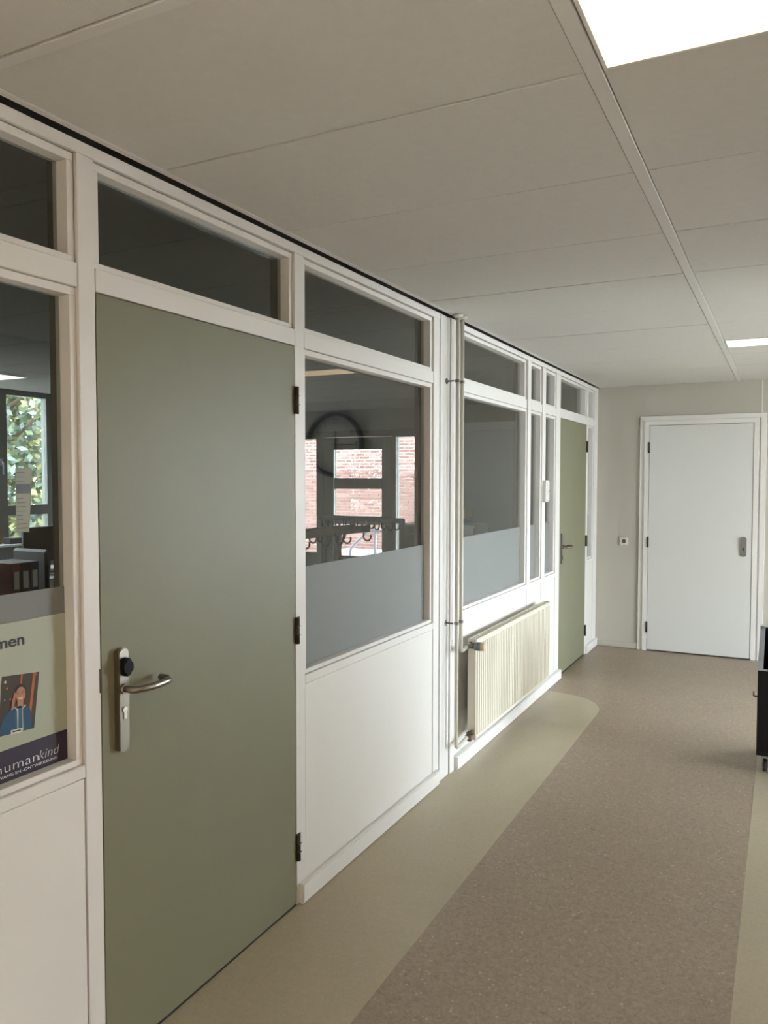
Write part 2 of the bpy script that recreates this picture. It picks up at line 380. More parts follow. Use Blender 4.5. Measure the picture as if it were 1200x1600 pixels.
bx('wall_panel', 6.122, RWX+.2, BY, BY+T, 0, 2.59, BEIGE, wb)
d3 = bx('door_3', DX0+.003, DX1-.003, BY-.030, BY+.012, .012, DZ-.003, WDOOR, None, .0012, label='white flush door in the back wall', cat='door', kind='structure')
for z in (1.915, 1.03, .225): hinge(d3, DX0, BY-.030, z, 'y')
b = B(); P = []
for i in range(11): a = math.pi*i/10; P.append((1.302+.026*math.cos(a), 1.085+.020*math.sin(a)))
for i in range(11): a = math.pi+math.pi*i/10; P.append((1.302+.026*math.cos(a), .945+.018*math.sin(a)))
prism(b, P, 'y', BY-.030, BY-.041); obj('back_plate', b, DSTEEL, d3, label='stainless security plate')
b = B(); cyl(b, (1.302, BY-.041, 1.00), (1.302, BY-.044, 1.00), .0085); box(b, 1.298, 1.306, BY-.0435, BY-.041, .978, 1.0); obj('lock_cylinder', b, BLACK, d3)
b = B(); cyl(b, (1.302, BY-.041, 1.06), (1.302, BY-.052, 1.06), .014, 16); obj('fixed_knob', b, DSTEEL, d3)
fr = empty('trim_1', (.93, BY, 0), 'stepped white frame around the white back door', 'door frame', kind='structure')
def dframe(name, x0, x1, zt, w, y0, y1, mt=WHITE):
    b = B(); P = [(x0, 0), (x0+w, 0), (x0+w, zt-w), (x1-w, zt-w), (x1-w, 0), (x1, 0), (x1, zt), (x0, zt)]
    P = [(p[0], max(p[1], .0)) for p in P]
    prism(b, P, 'y', y0, y1); bmesh.ops.bevel(b, geom=[e for e in b.edges if all(abs(v.co.y-y0) < 1e-6 for v in e.verts)], offset=.002, segments=1, affect='EDGES')
    return obj(name, b, mt, fr)
dframe('jamb', .4405, 1.414, 2.165, .0405, BY-.034, BY+.05)
dframe('architrave', .398, 1.472, 2.208, .042, BY-.020, BY+.0)
bx('frame_liner', 1.4142, 1.4299, BY+.0005, BY+.05, 0, 2.165, WHITE, fr)
bx('door_stop', DX0, DX1, BY+.014, BY+.03, .0, DZ, DARKF, fr)
bx('baseboard_back_left', .024, .397, BY-.014, BY-.0005, .002, .058, BEIGE, None, .002, label='low beige baseboard left of the white back door', cat='baseboard', kind='structure')
bx('baseboard_back_right', 1.4725, 3.42, BY-.014, BY-.0005, .002, .058, BEIGE, None, .002, label='low beige baseboard right of the white back door', cat='baseboard', kind='structure')

# ------------------------------------------------------------------ right wall with tall windows, wall behind
wr = empty('wall_right', (RWX, 2, 0), 'beige outer wall of the hall with tall windows', 'wall', kind='structure')
WY0, WY1 = 3.4, 5.8
bx('wall_panel', RWX, RWX+.2, -4, WY0, 0, 2.6, BEIGE, wr); bx('wall_panel', RWX, RWX+.2, WY1, BY+.2, 0, 2.6, BEIGE, wr)
bx('wall_panel', RWX, RWX+.2, WY0, WY1, 2.35, 2.6, BEIGE, wr)
e = empty('window_15', (RWX, (WY0+WY1)/2, 0), 'tall daylight window of the hall outside the picture', 'window', kind='structure')
b = B()
n = 3; w = (WY1-WY0)/n
for i in range(n+1): box(b, RWX+.02, RWX+.09, WY0+i*w-(.03 if i else 0), WY0+i*w+(.03 if i < n else 0), .06, 2.29)
box(b, RWX+.02, RWX+.09, WY0, WY1, 0, .06); box(b, RWX+.02, RWX+.09, WY0, WY1, 2.29, 2.35)
obj('window_frame', b, SLATE, e)
for i in range(n): bx('pane', RWX+.05, RWX+.056, WY0+i*w+.03, WY0+(i+1)*w-.03, .06, 2.29, OGLASS, e)
WARM = mat('warm_bounce_tan', (.40, .29, .19), .7, var=.02)  # tan picked so the unseen walls bounce warm light onto the near part
wc = bx('wall_daylight_block', 2.50, 2.62, -4, 3.9, 0, 2.498, WARM, None, .003, label='tan wall added on the right to block hall daylight from the near corridor', cat='wall', kind='structure')  # added out of view; keeps hall daylight off the near left wall
e = empty('window_17', (4.77, BY, 0), 'glazing added in the back wall out of view to let more daylight in', 'window', kind='structure')  # added out of view for extra daylight from the back right
b = B()
for i in range(4): xx = 3.422+i*.88; box(b, xx, xx+.057, BY+.02, BY+.09, .06, 2.31)
box(b, 3.422, 6.12, BY+.02, BY+.09, 0, .06); box(b, 3.422, 6.12, BY+.02, BY+.09, 2.31, 2.368)
obj('window_frame', b, SLATE, e)
for i in range(3): xx = 3.479+i*.88; bx('pane', xx, xx+.823, BY+.05, BY+.056, .06, 2.31, OGLASS, e)
bx('wall_behind', -.12, RWX+.2, -4.1, -4, 0, 2.6, WARM, None, label='warm tan wall closing the hall behind the camera', cat='wall', kind='structure')
bx('ground', -30, 30, -20, 40, -.4, -.12, mat('pale_paving', (.40, .39, .37), .9, var=.1), None, label='pale ground outside the building', cat='ground', kind='structure')

# ------------------------------------------------------------------ the room behind the glass
RX, RY = -5.3, 9.0
bx('floor_room', RX-.2, -.125, -1.7, RY+.1, -.12, 0, ROOMF, None, label='dark floor of the room behind the glass', cat='floor', kind='structure')
rc = bx('ceiling_room', RX-.2, XB-.01, -1.7, RY+.2, 2.52, 2.60, ROOMC, None, label='grey ceiling of the room behind the glass', cat='ceiling', kind='structure')
for i in range(4):
    for k in range(-2, 14):
        x1 = -.16-i*1.27; bx('ceiling_tile', x1-1.262, x1, .4+k*.63, .4+k*.63+.623, 2.505, 2.519, ROOMC, rc) if .4+k*.63+.63 < RY else None
wn = empty('wall_room_back', (-2.5, RY, 0), 'grey wall with a glazed outer door, seen through the large pane', 'wall', kind='structure')
OX0, OX1, OZ = -4.38, -2.40, 2.25
bx('wall_panel', RX-.2, OX0, RY, RY+.15, 0, 2.52, ROOMW, wn); bx('wall_panel', OX1, XB-.01, RY, RY+.15, 0, 2.52, ROOMW, wn)
bx('wall_panel', OX0, OX1, RY, RY+.15, OZ, 2.52, ROOMW, wn)
ww = empty('wall_room_left', (RX, 4, 0), 'outer wall with a window onto trees, seen through the left pane', 'wall', kind='structure')
VY0, VY1 = 3.30, 5.90
bx('wall_panel', RX-.2, RX, -1.7, VY0, 0, 2.52, ROOMW, ww); bx('wall_panel', RX-.2, RX, VY1, RY, 0, 2.52, ROOMW, ww)
bx('wall_panel', RX-.2, RX, VY0, VY1, 0, .97, ROOMW, ww)
bx('wall_room_front', RX-.2, XB-.01, -1.8, -1.7, 0, 2.6, ROOMW, None, label='wall of the glazed room behind the viewpoint', cat='wall', kind='structure')
bx('wall_divider', -.11, -.02, BY+.105, RY+.15, 0, 2.52, ROOMW, None, label='short wall piece behind the back corner', cat='wall', kind='structure')
# window onto the trees
e = empty('window_16', (RX, 4.6, .97), 'dark framed window with trees outside, seen in the left pane', 'window', kind='structure')
b = B(); FX0, FX1 = RX-.10, RX-.02
for y0, y1 in ((VY0, VY0+.06), (4.15, 4.23), (5.17, 5.315), (5.79, VY1)): box(b, FX0, FX1, y0, y1, .99, 2.50)
for z0, z1 in ((.97, .99), (1.25, 1.35), (2.46, 2.52)): box(b, FX0+.002, FX1-.002, VY0, VY1, z0, z1)
obj('window_frame', b, SLATE, e)
bx('pane', RX-.062, RX-.056, VY0+.06, VY1-.11, .99, 2.46, OGLASS, e)
bx('window_sill', RX-.02, RX+.20, VY0, VY1, .955, .975, WHITEP, e)
b = B(); tube(b, fillet([(FX1, 5.24, 1.78), (FX1+.04, 5.24, 1.78), (FX1+.04, 5.24, 1.66)], .015, 3), .009, 8); box(b, FX1, FX1+.008, 5.225, 5.255, 1.75, 1.82); obj('window_handle', b, ALU, e)
# glazed outer door with side lights
e = empty('door_4', (-3.38, RY, 0), 'grey outer door with three panes and side lights, brick behind', 'door', kind='structure')
def fbar(x0, x1, z0, z1, y0=RY+.04, y1=RY+.11, name='frame_bar', mt=SLATE): return bx(name, x0, x1, y0, y1, z0, z1, mt, e, .002)
for a in ((OX0, OX0+.05, 0, OZ), (-4.01, -3.90, 0, OZ), (-2.87, -2.795, 0, OZ), (-2.455, OX1, 0, OZ)): fbar(*a)
for a in ((OX0+.05, -4.01), (-2.795, -2.455)): fbar(a[0], a[1], 2.155, OZ); fbar(a[0], a[1], 0, .62); 
fbar(-3.90, -2.87, 2.17, OZ)
for a in ((-3.895, -3.73, .01, 2.165), (-3.015, -2.875, .01, 2.165), (-3.73, -3.015, 2.005, 2.165), (-3.73, -3.015, 1.487, 1.627), (-3.73, -3.015, 1.02, 1.13), (-3.73, -3.015, .01, .60)): fbar(*a, y0=RY+.035, y1=RY+.10, name='door_rail')
for x in (-3.735, -2.812): bx('edge_bead', x, x+.012, RY+.025, RY+.04, .62, 2.155 if x > -3 else 2.0, WHITEP, e)
for a in ((OX0+.05, -4.01, .62, 2.155), (-2.795, -2.455, .62, 2.155), (-3.73, -3.015, .60, 1.02), (-3.73, -3.015, 1.13, 1.487), (-3.73, -3.015, 1.627, 2.005)):
    bx('pane', a[0], a[1], RY+.06, RY+.066, a[2], a[3], TGLASS, e)
# outside: brick wall
BYW = 13.9
BRICK = [mat('brick_%s' % n_, c, .85) for n_, c in (('rose', (.25, .130, .115)), ('red', (.20, .095, .085)), ('pale', (.31, .18, .16)))]
MORT = mat('pale_mortar', (.56, .54, .53), .95)
bw = bx('wall_brick', -11.5, -2.5, BYW+.004, BYW+.3, -.12, 6.5, MORT, None, label='rose brick wall with pale joints seen outside through the glazed door', cat='wall', kind='structure')
bmes = []
for q in BRICK:
    b = B(); box(b, -.102, .102, -.012, .02, 0, .045, 0, .0015); me = bpy.data.meshes.new('brick'); b.to_mesh(me); b.free(); me.materials.append(q); bmes.append(me)
panes = [(478, 492, 684, 860), (520, 596, 700, 748), (521, 598, 764, 866), (619, 657, 683, 858)]
def uv(x, y, z):
    d = Vector((x-CX, y, z-CH)); F = d.dot(fw); return 600+FPX*d.dot(rx)/F, 800-FPX*d.dot(ry)/F
loose = B(); nb = 0; cand = []
for r in range(-1, 100):
    z = -.11+r*.0625
    if z > 6.3: break
    for c in range(42):
        x = -11.4+c*.22+(.11 if r % 2 else 0); u, v = uv(x, BYW, z+.025)
        vis = any(p[0]-8 < u < p[1]+8 and p[2]-3 < v < p[3]+2 for p in panes)
        cand.append((x, z, vis))
for x, z, vis in cand:
    q = random.choice((0, 0, 1, 2))
    if vis and nb < 300:
        o = bpy.data.objects.new('brick', bmes[q]); COL.objects.link(o); adopt(o, bw); o.location = (x+random.uniform(-.002, .002), BYW+random.uniform(-.003, .003), z); nb += 1
    else: box(loose, x-.102, x+.102, BYW, BYW+.02, z, z+.045, q)
obj('brick', loose, BRICK, bw, kind='stuff')
bx('wall_sky_shade', -5.5, 3.3, 8.0, RY+.155, 2.62, 7.5, MORT, None, label='upper wall added above the glazed door to shade the brick wall', cat='wall', kind='structure')  # unseen mass added to cut the sky light on the bricks
bx('sky_shade_slab', -6.0, -.5, RY+.16, 11.4, 2.75, 2.95, MORT, None, label='slab added above the outer landing to shade the brick wall', cat='canopy', kind='structure')  # unseen overhang added to keep sky light off the bricks
# outside: landing with hand rail
bx('landing', -5.2, -1.8, 10.0, 12.0, -.12, .40, mat('pale_concrete', (.55, .55, .54), .9, var=.06), None, label='pale concrete landing outside the glazed door', cat='step')
b = B(); RYR = 10.5
tube(b, fillet([(-4.32, RYR, .43), (-4.30, RYR, .56), (-4.00, RYR, .83), (-2.0, RYR, .815)], .05, 4), .024, 10)
hr = obj('handrail', b, ALU, None, label='galvanised hand rail on the landing outside the glazed door', cat='railing')
for x in (-3.88, -2.2): b = B(); cyl(b, (x, RYR, .402), (x, RYR, .80), .022, 10); obj('post', b, ALU, hr)
# trees outside the left window
LEAF = [mat('leaf_green', (.060, .085, .045), .6), mat('leaf_olive', (.14, .14, .055), .6), mat('leaf_blue_green', (.07, .10, .085), .6)]
BARK = mat('bark', (.10, .08, .06), .9, bump=.6, bscale=20)
def tree(x, y, h, r, lf, label, seed, low=.5):
    rnd = random.Random(seed)
    b = B(); tube(b, [(x, y, -.12), (x+.05, y, h*.3), (x-.05, y+.1, h*.6), (x, y, h*.85)], [.16, .13, .09, .03], 9)
    for k in range(6):
        a = rnd.uniform(0, 6.28); z = h*rnd.uniform(.25, .6); tube(b, [(x, y, z), (x+r*.5*math.cos(a), y+r*.5*math.sin(a), z+.5), (x+r*.8*math.cos(a), y+r*.8*math.sin(a), z+.9)], [.05, .03, .012], 6)
    t = obj('tree', b, BARK, None, label=label, cat='tree', group='trees outside the far window', origin=(x, y, -.12))
    b = B()
    cl = [(rnd.uniform(0, 6.28), rnd.uniform(.1, .85)*r, rnd.uniform(low, h)) for _ in range(230)]
    for a, rr, z in cl:
        cxx, cyy = x+rr*math.cos(a), y+rr*math.sin(a)
        for _ in range(45):
            p = Vector((cxx+rnd.gauss(0, .25), cyy+rnd.gauss(0, .25), max(0, z+rnd.gauss(0, .22)))); s = rnd.uniform(.06, .11)
            u_ = Vector((rnd.uniform(-1, 1), rnd.uniform(-1, 1), rnd.uniform(-1, 1))).normalized(); v_ = u_.orthogonal().normalized()
            f = b.faces.new([b.verts.new(p+u_*s), b.verts.new(p+v_*s*.55), b.verts.new(p-u_*s), b.verts.new(p-v_*s*.55)]); f.material_index = rnd.choice(lf)
    obj('foliage', b, LEAF, t, kind='stuff')
NT = [(-11.2, 9.6, 5.0, 1.8, (0, 1, 2), 'bushy green tree close outside the far left window'), (-15.6, 14.6, 7.0, 2.4, (1, 1, 2), 'yellow green tree behind the bushy one'),
      (-16.2, 9.3, 7.5, 2.5, (2, 0, 2), 'blue green tree left of the yellow green one'), (-10.2, 5.3, 5.2, 1.9, (0, 2, 1), 'dark green tree left of the bushy one outside'),
      (-10.0, .2, 5.2, 1.9, (0, 2, 0), 'dark tree facing the middle of the outer wall'), (-10.0, -5.2, 5.2, 1.9, (0, 2, 0), 'dark tree near the front corner of the building')]  # dark trees outside direct view, added to hide bright sky from the glass
for i_, t_ in enumerate(NT): tree(*t_, 3+i_*4, low=0.0)
# things in the room
def hook_at(b, x, y, z, d):     # double coat hook; d = direction it points (2-D)
    n_ = 8; pts = [(x, y, z)]
    P = [Vector((x, y, z))+Vector((d[0]*.006, d[1]*.006, 0))]
    for i in range(n_+1):
        a = -math.pi/2*1.0+math.pi*1.15*i/n_
        P.append(Vector((x+d[0]*(.036+.034*math.sin(a+.0)), y+d[1]*(.036+.034*math.sin(a)), z-.05-.034*math.cos(a)+.0)))
    tube(b, P, .0075, 6)
def rack(p0, p1, z, label, hooks, side, feet, dbl):
    p0 = Vector((*p0, 0)); p1 = Vector((*p1, 0)); d = (p1-p0).normalized(); nrm = Vector((-d.y, d.x, 0))
    e = empty('coat_rack', ((p0+p1)/2)[:], label, 'coat rack')
    for s in ((-.07, .07) if dbl else (0,)):
        b = B(); o_ = nrm*s; h = .055 if dbl else .05
        A = [p0+o_-nrm*.014, p1+o_-nrm*.014, p1+o_+nrm*.014, p0+o_+nrm*.014]
        prism(b, [(q.x, q.y) for q in A], 'z', z-h, z); obj('rail', b, BBOARD, e)
    for t in feet:
        q = p0.lerp(p1, t); b = B(); box(b, q.x-.022, q.x+.022, q.y-.022, q.y+.022, .04, z-.01); pt = obj('post', b, BBOARD, e)
        b = B(); tube(b, [q+nrm*-.25+Vector((0, 0, .02)), q+nrm*.25+Vector((0, 0, .02))], .02, 8); obj('foot', b, BBOARD, e)
        if dbl: b = B(); prism(b, [((q+nrm*s_+d*w_).x, (q+nrm*s_+d*w_).y) for s_, w_ in ((-.07, -.015), (.07, -.015), (.07, .015), (-.07, .015))], 'z', z-.05, z-.012); obj('bracket', b, BBOARD, e)
    for t in hooks:
        q = p0.lerp(p1, t)
        for s in side: 
            b = B(); o_ = nrm*((.084 if dbl else .014)*s); hook_at(b, (q+o_).x, (q+o_).y, z-.035, (nrm*s).to_2d()); obj('hook', b, BBOARD, e)
    return e
rack((-2.71, 7.0), (-1.60, 6.72), 1.247, 'long dark coat rack with a row of hooks, right behind the large pane', [.07, .2, .33, .47, .61, .75, .90], (-1, 1), (.07, .99), False)
rack((-1.50, 4.25), (-1.425, 5.58), 1.252, 'short dark coat rack in front of the long one', [.3, .5, .62, .70, .92], (1, -1), (.74,), True)
def cabinet():
    e = empty('low_cabinet', (-2.03, 8.75, 0), 'low white cabinet against the grey wall behind the radiator pane', 'cabinet')
    b = B(); box(b, -2.50, -1.55, 8.52, 8.98, 0, .03); box(b, -2.50, -1.55, 8.96, 8.98, .03, 1.06); box(b, -2.50, -2.48, 8.52, 8.96, .03, 1.06); box(b, -1.98, -1.96, 8.53, 8.96, .03, 1.06); box(b, -1.57, -1.55, 8.52, 8.96, .03, 1.06)
    for z in (.4, .74): box(b, -2.48, -1.98, 8.54, 8.96, z, z+.018)
    obj('body', b, WHITEP, e); bx('top_board', -2.51, -1.54, 8.50, 8.985, 1.061, 1.085, WHITEP, e, .002)
    d = bx('cabinet_door', -1.955, -1.555, 8.50, 8.52, .035, 1.055, WHITEP, e, .002)
    b = B(); cyl(b, (-1.93, 8.50, .8), (-1.93, 8.48, .8), .01, 10); obj('knob', b, DSTEEL, d)
cabinet()
bx('storage_box', -2.47, -2.0, 8.56, 8.92, .76, .95, DARKF, None, .006, label='dark box on the upper shelf of the low white cabinet', cat='box')
YEL = mat('ochre_card', (.50, .38, .12), .6)
e = empty('cardboard_tray', (-1.86, 8.72, 1.14), 'ochre tray lying on the grey pile on the low white cabinet', 'box')
b = B(); box(b, -1.99, -1.71, 8.60, 8.86, 1.155, 1.165); box(b, -1.99, -1.71, 8.60, 8.61, 1.165, 1.26); box(b, -1.99, -1.71, 8.85, 8.86, 1.165, 1.26); box(b, -1.99, -1.98, 8.61, 8.85, 1.165, 1.26); box(b, -1.72, -1.71, 8.61, 8.85, 1.165, 1.26)
obj('tray', b, YEL, e)
bx('rim', -1.715, -1.70, 8.59, 8.60, 1.15, 1.265, mat('pale_card', (.6, .52, .36), .6), e)
GRYF = mat('grey_felt', (.12, .13, .15), .8)
for i, (dz, sx) in enumerate(((1.0855, .16), (1.109, .145), (1.132, .15))):
    bx('folder', -1.85-sx, -1.85+sx, 8.6+i*.01, 8.86, dz, dz+.022, GRYF, None, .006, label=('grey folder lowest of the pile under the ochre tray', 'grey folder in the middle of the pile under the ochre tray', 'grey folder topmost of the pile under the ochre tray')[i], cat='folder', group='pile under the ochre tray')
b = B(); cyl(b, (-2.13, 8.66, 1.0855), (-2.13, 8.66, 1.15), .055, 18); cyl(b, (-2.13, 8.66, 1.15), (-2.13, 8.66, 1.16), .058, 18); obj('storage_tin', b, YEL, None, label='ochre tin left of the tray on the low white cabinet', cat='tin')
b = B(); cyl(b, (-2.13, 8.66, 1.1605), (-2.13, 8.66, 1.22), .05, 18); cyl(b, (-2.13, 8.66, 1.22), (-2.13, 8.66, 1.228), .053, 18, mi=1); obj('storage_tin', b, [WHITEP, DARKF], None, label='white tin stacked on the ochre tin', cat='tin')
# ceiling lamp in the room (seen in the left pane)
RLM = emit_mat('glowing_room_diffuser', (1.0, .96, .9, 1), 3.0)
lamp(-4.85, -4.22, 3.95, 4.68, 'square ceiling lamp of the room behind the left pane', 2.49, RLM, 'lamps in the glazed room')
# desk, chair, monitor in the left part
def desk(x0, x1, y0, y1, z, label):
    e = empty('desk', ((x0+x1)/2, (y0+y1)/2, 0), label, 'table')
    bx('tabletop', x0, x1, y0, y1, z-.025, z, mat('grey_laminate', (.32, .33, .34), .4), e, .003)
    for x in (x0+.05, x1-.05):
        for y in (y0+.05, y1-.05): bx('leg', x-.02, x+.02, y-.02, y+.02, 0, z-.026, DGREY, e)
desk(-4.9, -4.0, 4.2, 5.6, .76, 'grey desk under the far window')
desk(-3.4, -2.7, 3.1, 4.1, .74, 'grey desk nearest the left pane')
def chair(x, y, label, z=.46):
    e = empty('office_chair', (x, y, 0), label, 'chair')
    b = B(); box(b, x-.22, x+.22, y-.22, y+.22, z, z+.06, 0, .02); obj('seat', b, DARKF, e)
    b = B(); box(b, x-.20, x+.20, y-.26, y-.21, z+.18, z+.60, 0, .02); obj('backrest', b, DARKF, e)
    b = B(); box(b, x-.03, x+.03, y-.235, y-.222, z+.02, z+.2); obj('back_bar', b, DGREY, e); b = B(); cyl(b, (x, y, .1), (x, y, z), .025, 12); obj('stem', b, DGREY, e)
    for k in range(5):
        a = k*2*math.pi/5; b = B(); tube(b, [(x, y, .12), (x+.27*math.cos(a), y+.27*math.sin(a), .06)], [.02, .013], 8); cyl(b, (x+.27*math.cos(a)-.012, y+.27*math.sin(a), .026), (x+.27*math.cos(a)+.012, y+.27*math.sin(a), .026), .026, 10); obj('leg', b, DGREY, e)
chair(-3.75, 4.55, 'black office chair between the two desks')
def monitor(x, y, z, label):
    e = empty('monitor', (x, y, z), label, 'screen')
    bx('screen', x-.02, x+.01, y-.26, y+.26, z+.10, z+.42, BLACK, e, .004)
    b = B(); box(b, x-.015, x+.005, y-.03, y+.03, z+.01, z+.12); box(b, x-.09, x+.09, y-.12, y+.12, z, z+.012, 0, .003); obj('stand', b, BLACK, e)
monitor(-4.45, 5.05, .76, 'black monitor on the desk under the far window')
bx('keyboard', -4.25, -4.12, 4.85, 5.27, .7605, .782, BLACK, None, .004, label='black keyboard in front of the monitor', cat='keyboard')
for i in range(3):
    y = 3.62+i*.075
    e = bx('ring_binder', -3.36, -3.08, y, y+.068, .7405, 1.04, (mat('binder_red', (.16, .03, .03), .5), DARKF, mat('binder_blue', (.03, .05, .10), .5))[i], None, .003, label=('dark red ring binder on the desk nearest the left pane', 'black ring binder beside the red one', 'dark blue ring binder right of the black one')[i], cat='binder', group='binders on the near desk')
    bx('spine_label', -3.079, -3.0775, y+.014, y+.054, .86, .98, WHITEP, e)
# sill items
RED = mat('dull_red', (.22, .06, .05), .5)
for i in range(6):
    y = 5.47+i*.038; b = B(); cyl(b, (RX+.10, y, .9755), (RX+.10, y, 1.03), .013, 12, .017); obj('small_pot', b, RED, None, label=('first', 'second', 'third', 'fourth', 'fifth', 'last')[i]+' small dull red pot from the dark box on the far sill', cat='pot', group='row of red pots on the far window sill')
e = bx('pen_tray', RX+.03, RX+.15, 5.20, 5.38, .9755, 1.035, DARKF, None, .006, label='dark box on the far window sill left of the red pots', cat='box')
bx('book', RX+.03, RX+.05, 5.13, 5.185, .9755, 1.12, mat('brown_cover', (.18, .08, .06), .5), None, .002, label='brown book upright at the left end of the far sill', cat='book')
# paper list on the inside of the left pane
PAPER = mat('white_paper', (.85, .86, .88), .7); INK = mat('ink_blue_grey', (.25, .28, .36), .7)
b = B(); prism(b, [(1.304, 1.494), (1.340, 1.492), (1.352, 1.648), (1.348, 1.651), (1.304, 1.651)], 'x', -.0498, -.0488)
ps = obj('paper_list', b, PAPER, None, label='narrow white paper list stuck on the left pane', cat='paper')
b = B(); box(b, -.0486, -.0483, 1.304, 1.346, 1.588, 1.612); rnd = random.Random(2)
for k in range(14):
    z = 1.502+k*.0105
    if 1.58 < z < 1.615: continue
    box(b, -.0486, -.0483, 1.306, 1.306+rnd.uniform(.015, .030), z, z+.0018)
obj('printed_lines', b, INK, ps)

# ------------------------------------------------------------------ poster in the left pane
PG = mat('poster_pale_green', (.43, .46, .365), .45, var=.01); PP = mat('poster_dark_aubergine', (.030, .020, .045), .4)
PX = -.0425
po = bx('poster', PX-.0018, PX, .62, 1.4395, .879, 1.2755, PG, None, label='pale green poster with dark band at the foot of the left pane', cat='poster')
bx('dark_band', PX+.0001, PX+.0006, .62, 1.4393, .8792, .968, PP, po)
def lettering(txt, size, right=None, left=None, z=0, mt=None, shear=0., sx=1., track=1., width=None, off=.0):
    cu = bpy.data.curves.new('lettering', 'FONT'); cu.body = txt; cu.size = size; cu.shear = shear; cu.extrude = .0002; cu.space_character = track; cu.offset = off
    t = bpy.data.objects.new('lettering', cu); COL.objects.link(t); bpy.context.view_layer.update()
    dg = bpy.context.evaluated_depsgraph_get(); me = bpy.data.meshes.new_from_object(t.evaluated_get(dg)); bpy.data.objects.remove(t)
    xs = [v.co.x for v in me.vertices]; x0, x1 = min(xs), max(xs); k = sx if width is None else width/(x1-x0)
    for v in me.vertices:
        X, Y, Z = v.co; X = (X-x1)*k+right if right is not None else (X-x0)*k+left
        v.co = (PX+.0010+Z, X, z+Y)
    me.materials.append(mt); o = bpy.data.objects.new('lettering', me); COL.objects.link(o); WPOS[o.name] = Vector((0, 0, 0)); adopt(o, po); return o
INKD = mat('print_dark', (.02, .02, .04), .5); INKW = mat('print_white', (.80, .80, .80), .5)
lettering('Samen', .040, right=1.314, z=1.2165, mt=INKD, width=.125, off=.0006)
lettering('kind', .0345, right=1.413, z=.9135, mt=INKW, shear=.22, width=.062, off=-.0007)
lettering('human', .0335, right=1.349, z=.9135, mt=INKW, width=.121, off=-.0005, track=1.05)
lettering('KINDEROPVANG EN -ONTWIKKELING', .0098, right=1.407, z=.9005, mt=INKW, width=.232)
# printed portrait
def flat(b, poly, lvl, mi): prism(b, poly, 'x', PX+.0004+lvl*.0003, PX+.0007+lvl*.0003, mi)
b = B()
flat(b, [(1.236, 1.006), (1.338, .999), (1.356, 1.138), (1.250, 1.149)], 0, 0)
flat(b, [(1.318, 1.001), (1.324, 1.001), (1.346, 1.139), (1.338, 1.140)], 1, 1); flat(b, [(1.300, 1.12), (1.304, 1.12), (1.308, 1.143), (1.303, 1.1434)], 1, 1)
rnd = random.Random(11)
for k in range(16):
    y = rnd.uniform(1.255, 1.345); z = rnd.uniform(1.04, 1.135); s = rnd.uniform(.0015, .004)
    if 1.275 < y < 1.32 and z < 1.13: continue
    flat(b, [(y-s, z), (y, z-s), (y+s, z), (y, z+s*1.4)], 1, 6 if k % 2 else 1)
flat(b, [(1.237, 1.007), (1.330, 1.0005), (1.331, 1.03), (1.327, 1.052), (1.313, 1.066), (1.300, 1.071), (1.286, 1.071), (1.268, 1.062), (1.252, 1.048)], 2, 2)
flat(b, [(1.284, 1.004), (1.310, 1.003), (1.308, 1.055), (1.300, 1.066), (1.288, 1.066), (1.283, 1.05)], 3, 3)
def ell(cy, cz, ry_, rz_, n=18): return [(cy+ry_*math.cos(2*math.pi*i/n), cz+rz_*math.sin(2*math.pi*i/n)) for i in range(n)]
flat(b, ell(1.300, 1.098, .0165, .0225), 3, 4)
flat(b, [(1.291, 1.062), (1.307, 1.062), (1.308, 1.083), (1.291, 1.083)], 3, 5)
flat(b, ell(1.3005, 1.094, .0135, .0190), 4, 5)
for y in (1.2945, 1.3065): flat(b, ell(y, 1.0985, .0046, .0034, 12), 5, 4); flat(b, ell(y, 1.0985, .0036, .0025, 12), 6, 5)
flat(b, [(1.293, 1.0875), (1.308, 1.0865), (1.305, 1.0825), (1.300, 1.081), (1.295, 1.083)], 5, 6)
flat(b, [(1.272, 1.062), (1.280, 1.062), (1.287, 1.098), (1.284, 1.104), (1.276, 1.085)], 5, 5)
flat(b, [(1.280, 1.068), (1.284, 1.066), (1.293, 1.058), (1.291, 1.004), (1.289, 1.004), (1.289, 1.056)], 4, 6)
flat(b, [(1.316, 1.064), (1.312, 1.066), (1.303, 1.058), (1.304, 1.003), (1.306, 1.003), (1.305, 1.056)], 4, 6)
flat(b, [(1.270, 1.013), (1.303, 1.0105), (1.303, 1.0), (1.270, 1.0025)], 6, 7)
flat(b, [(1.275, 1.0095), (1.298, 1.0077), (1.298, 1.0045), (1.275, 1.0062)], 7, 4)
obj('portrait_print', b, [mat('print_brown', (.045, .030, .020), .5), mat('print_orange', (.50, .13, .03), .5), mat('print_blue', (.010, .07, .16), .5), mat('print_mid_blue', (.012, .12, .22), .5), mat('print_hair', (.02, .012, .01), .5), mat('print_skin', (.45, .20, .12), .5), mat('print_cream', (.60, .50, .36), .5), mat('print_tag', (.70, .70, .66), .5)], po, label='printed photo of a smiling person in a blue jacket')

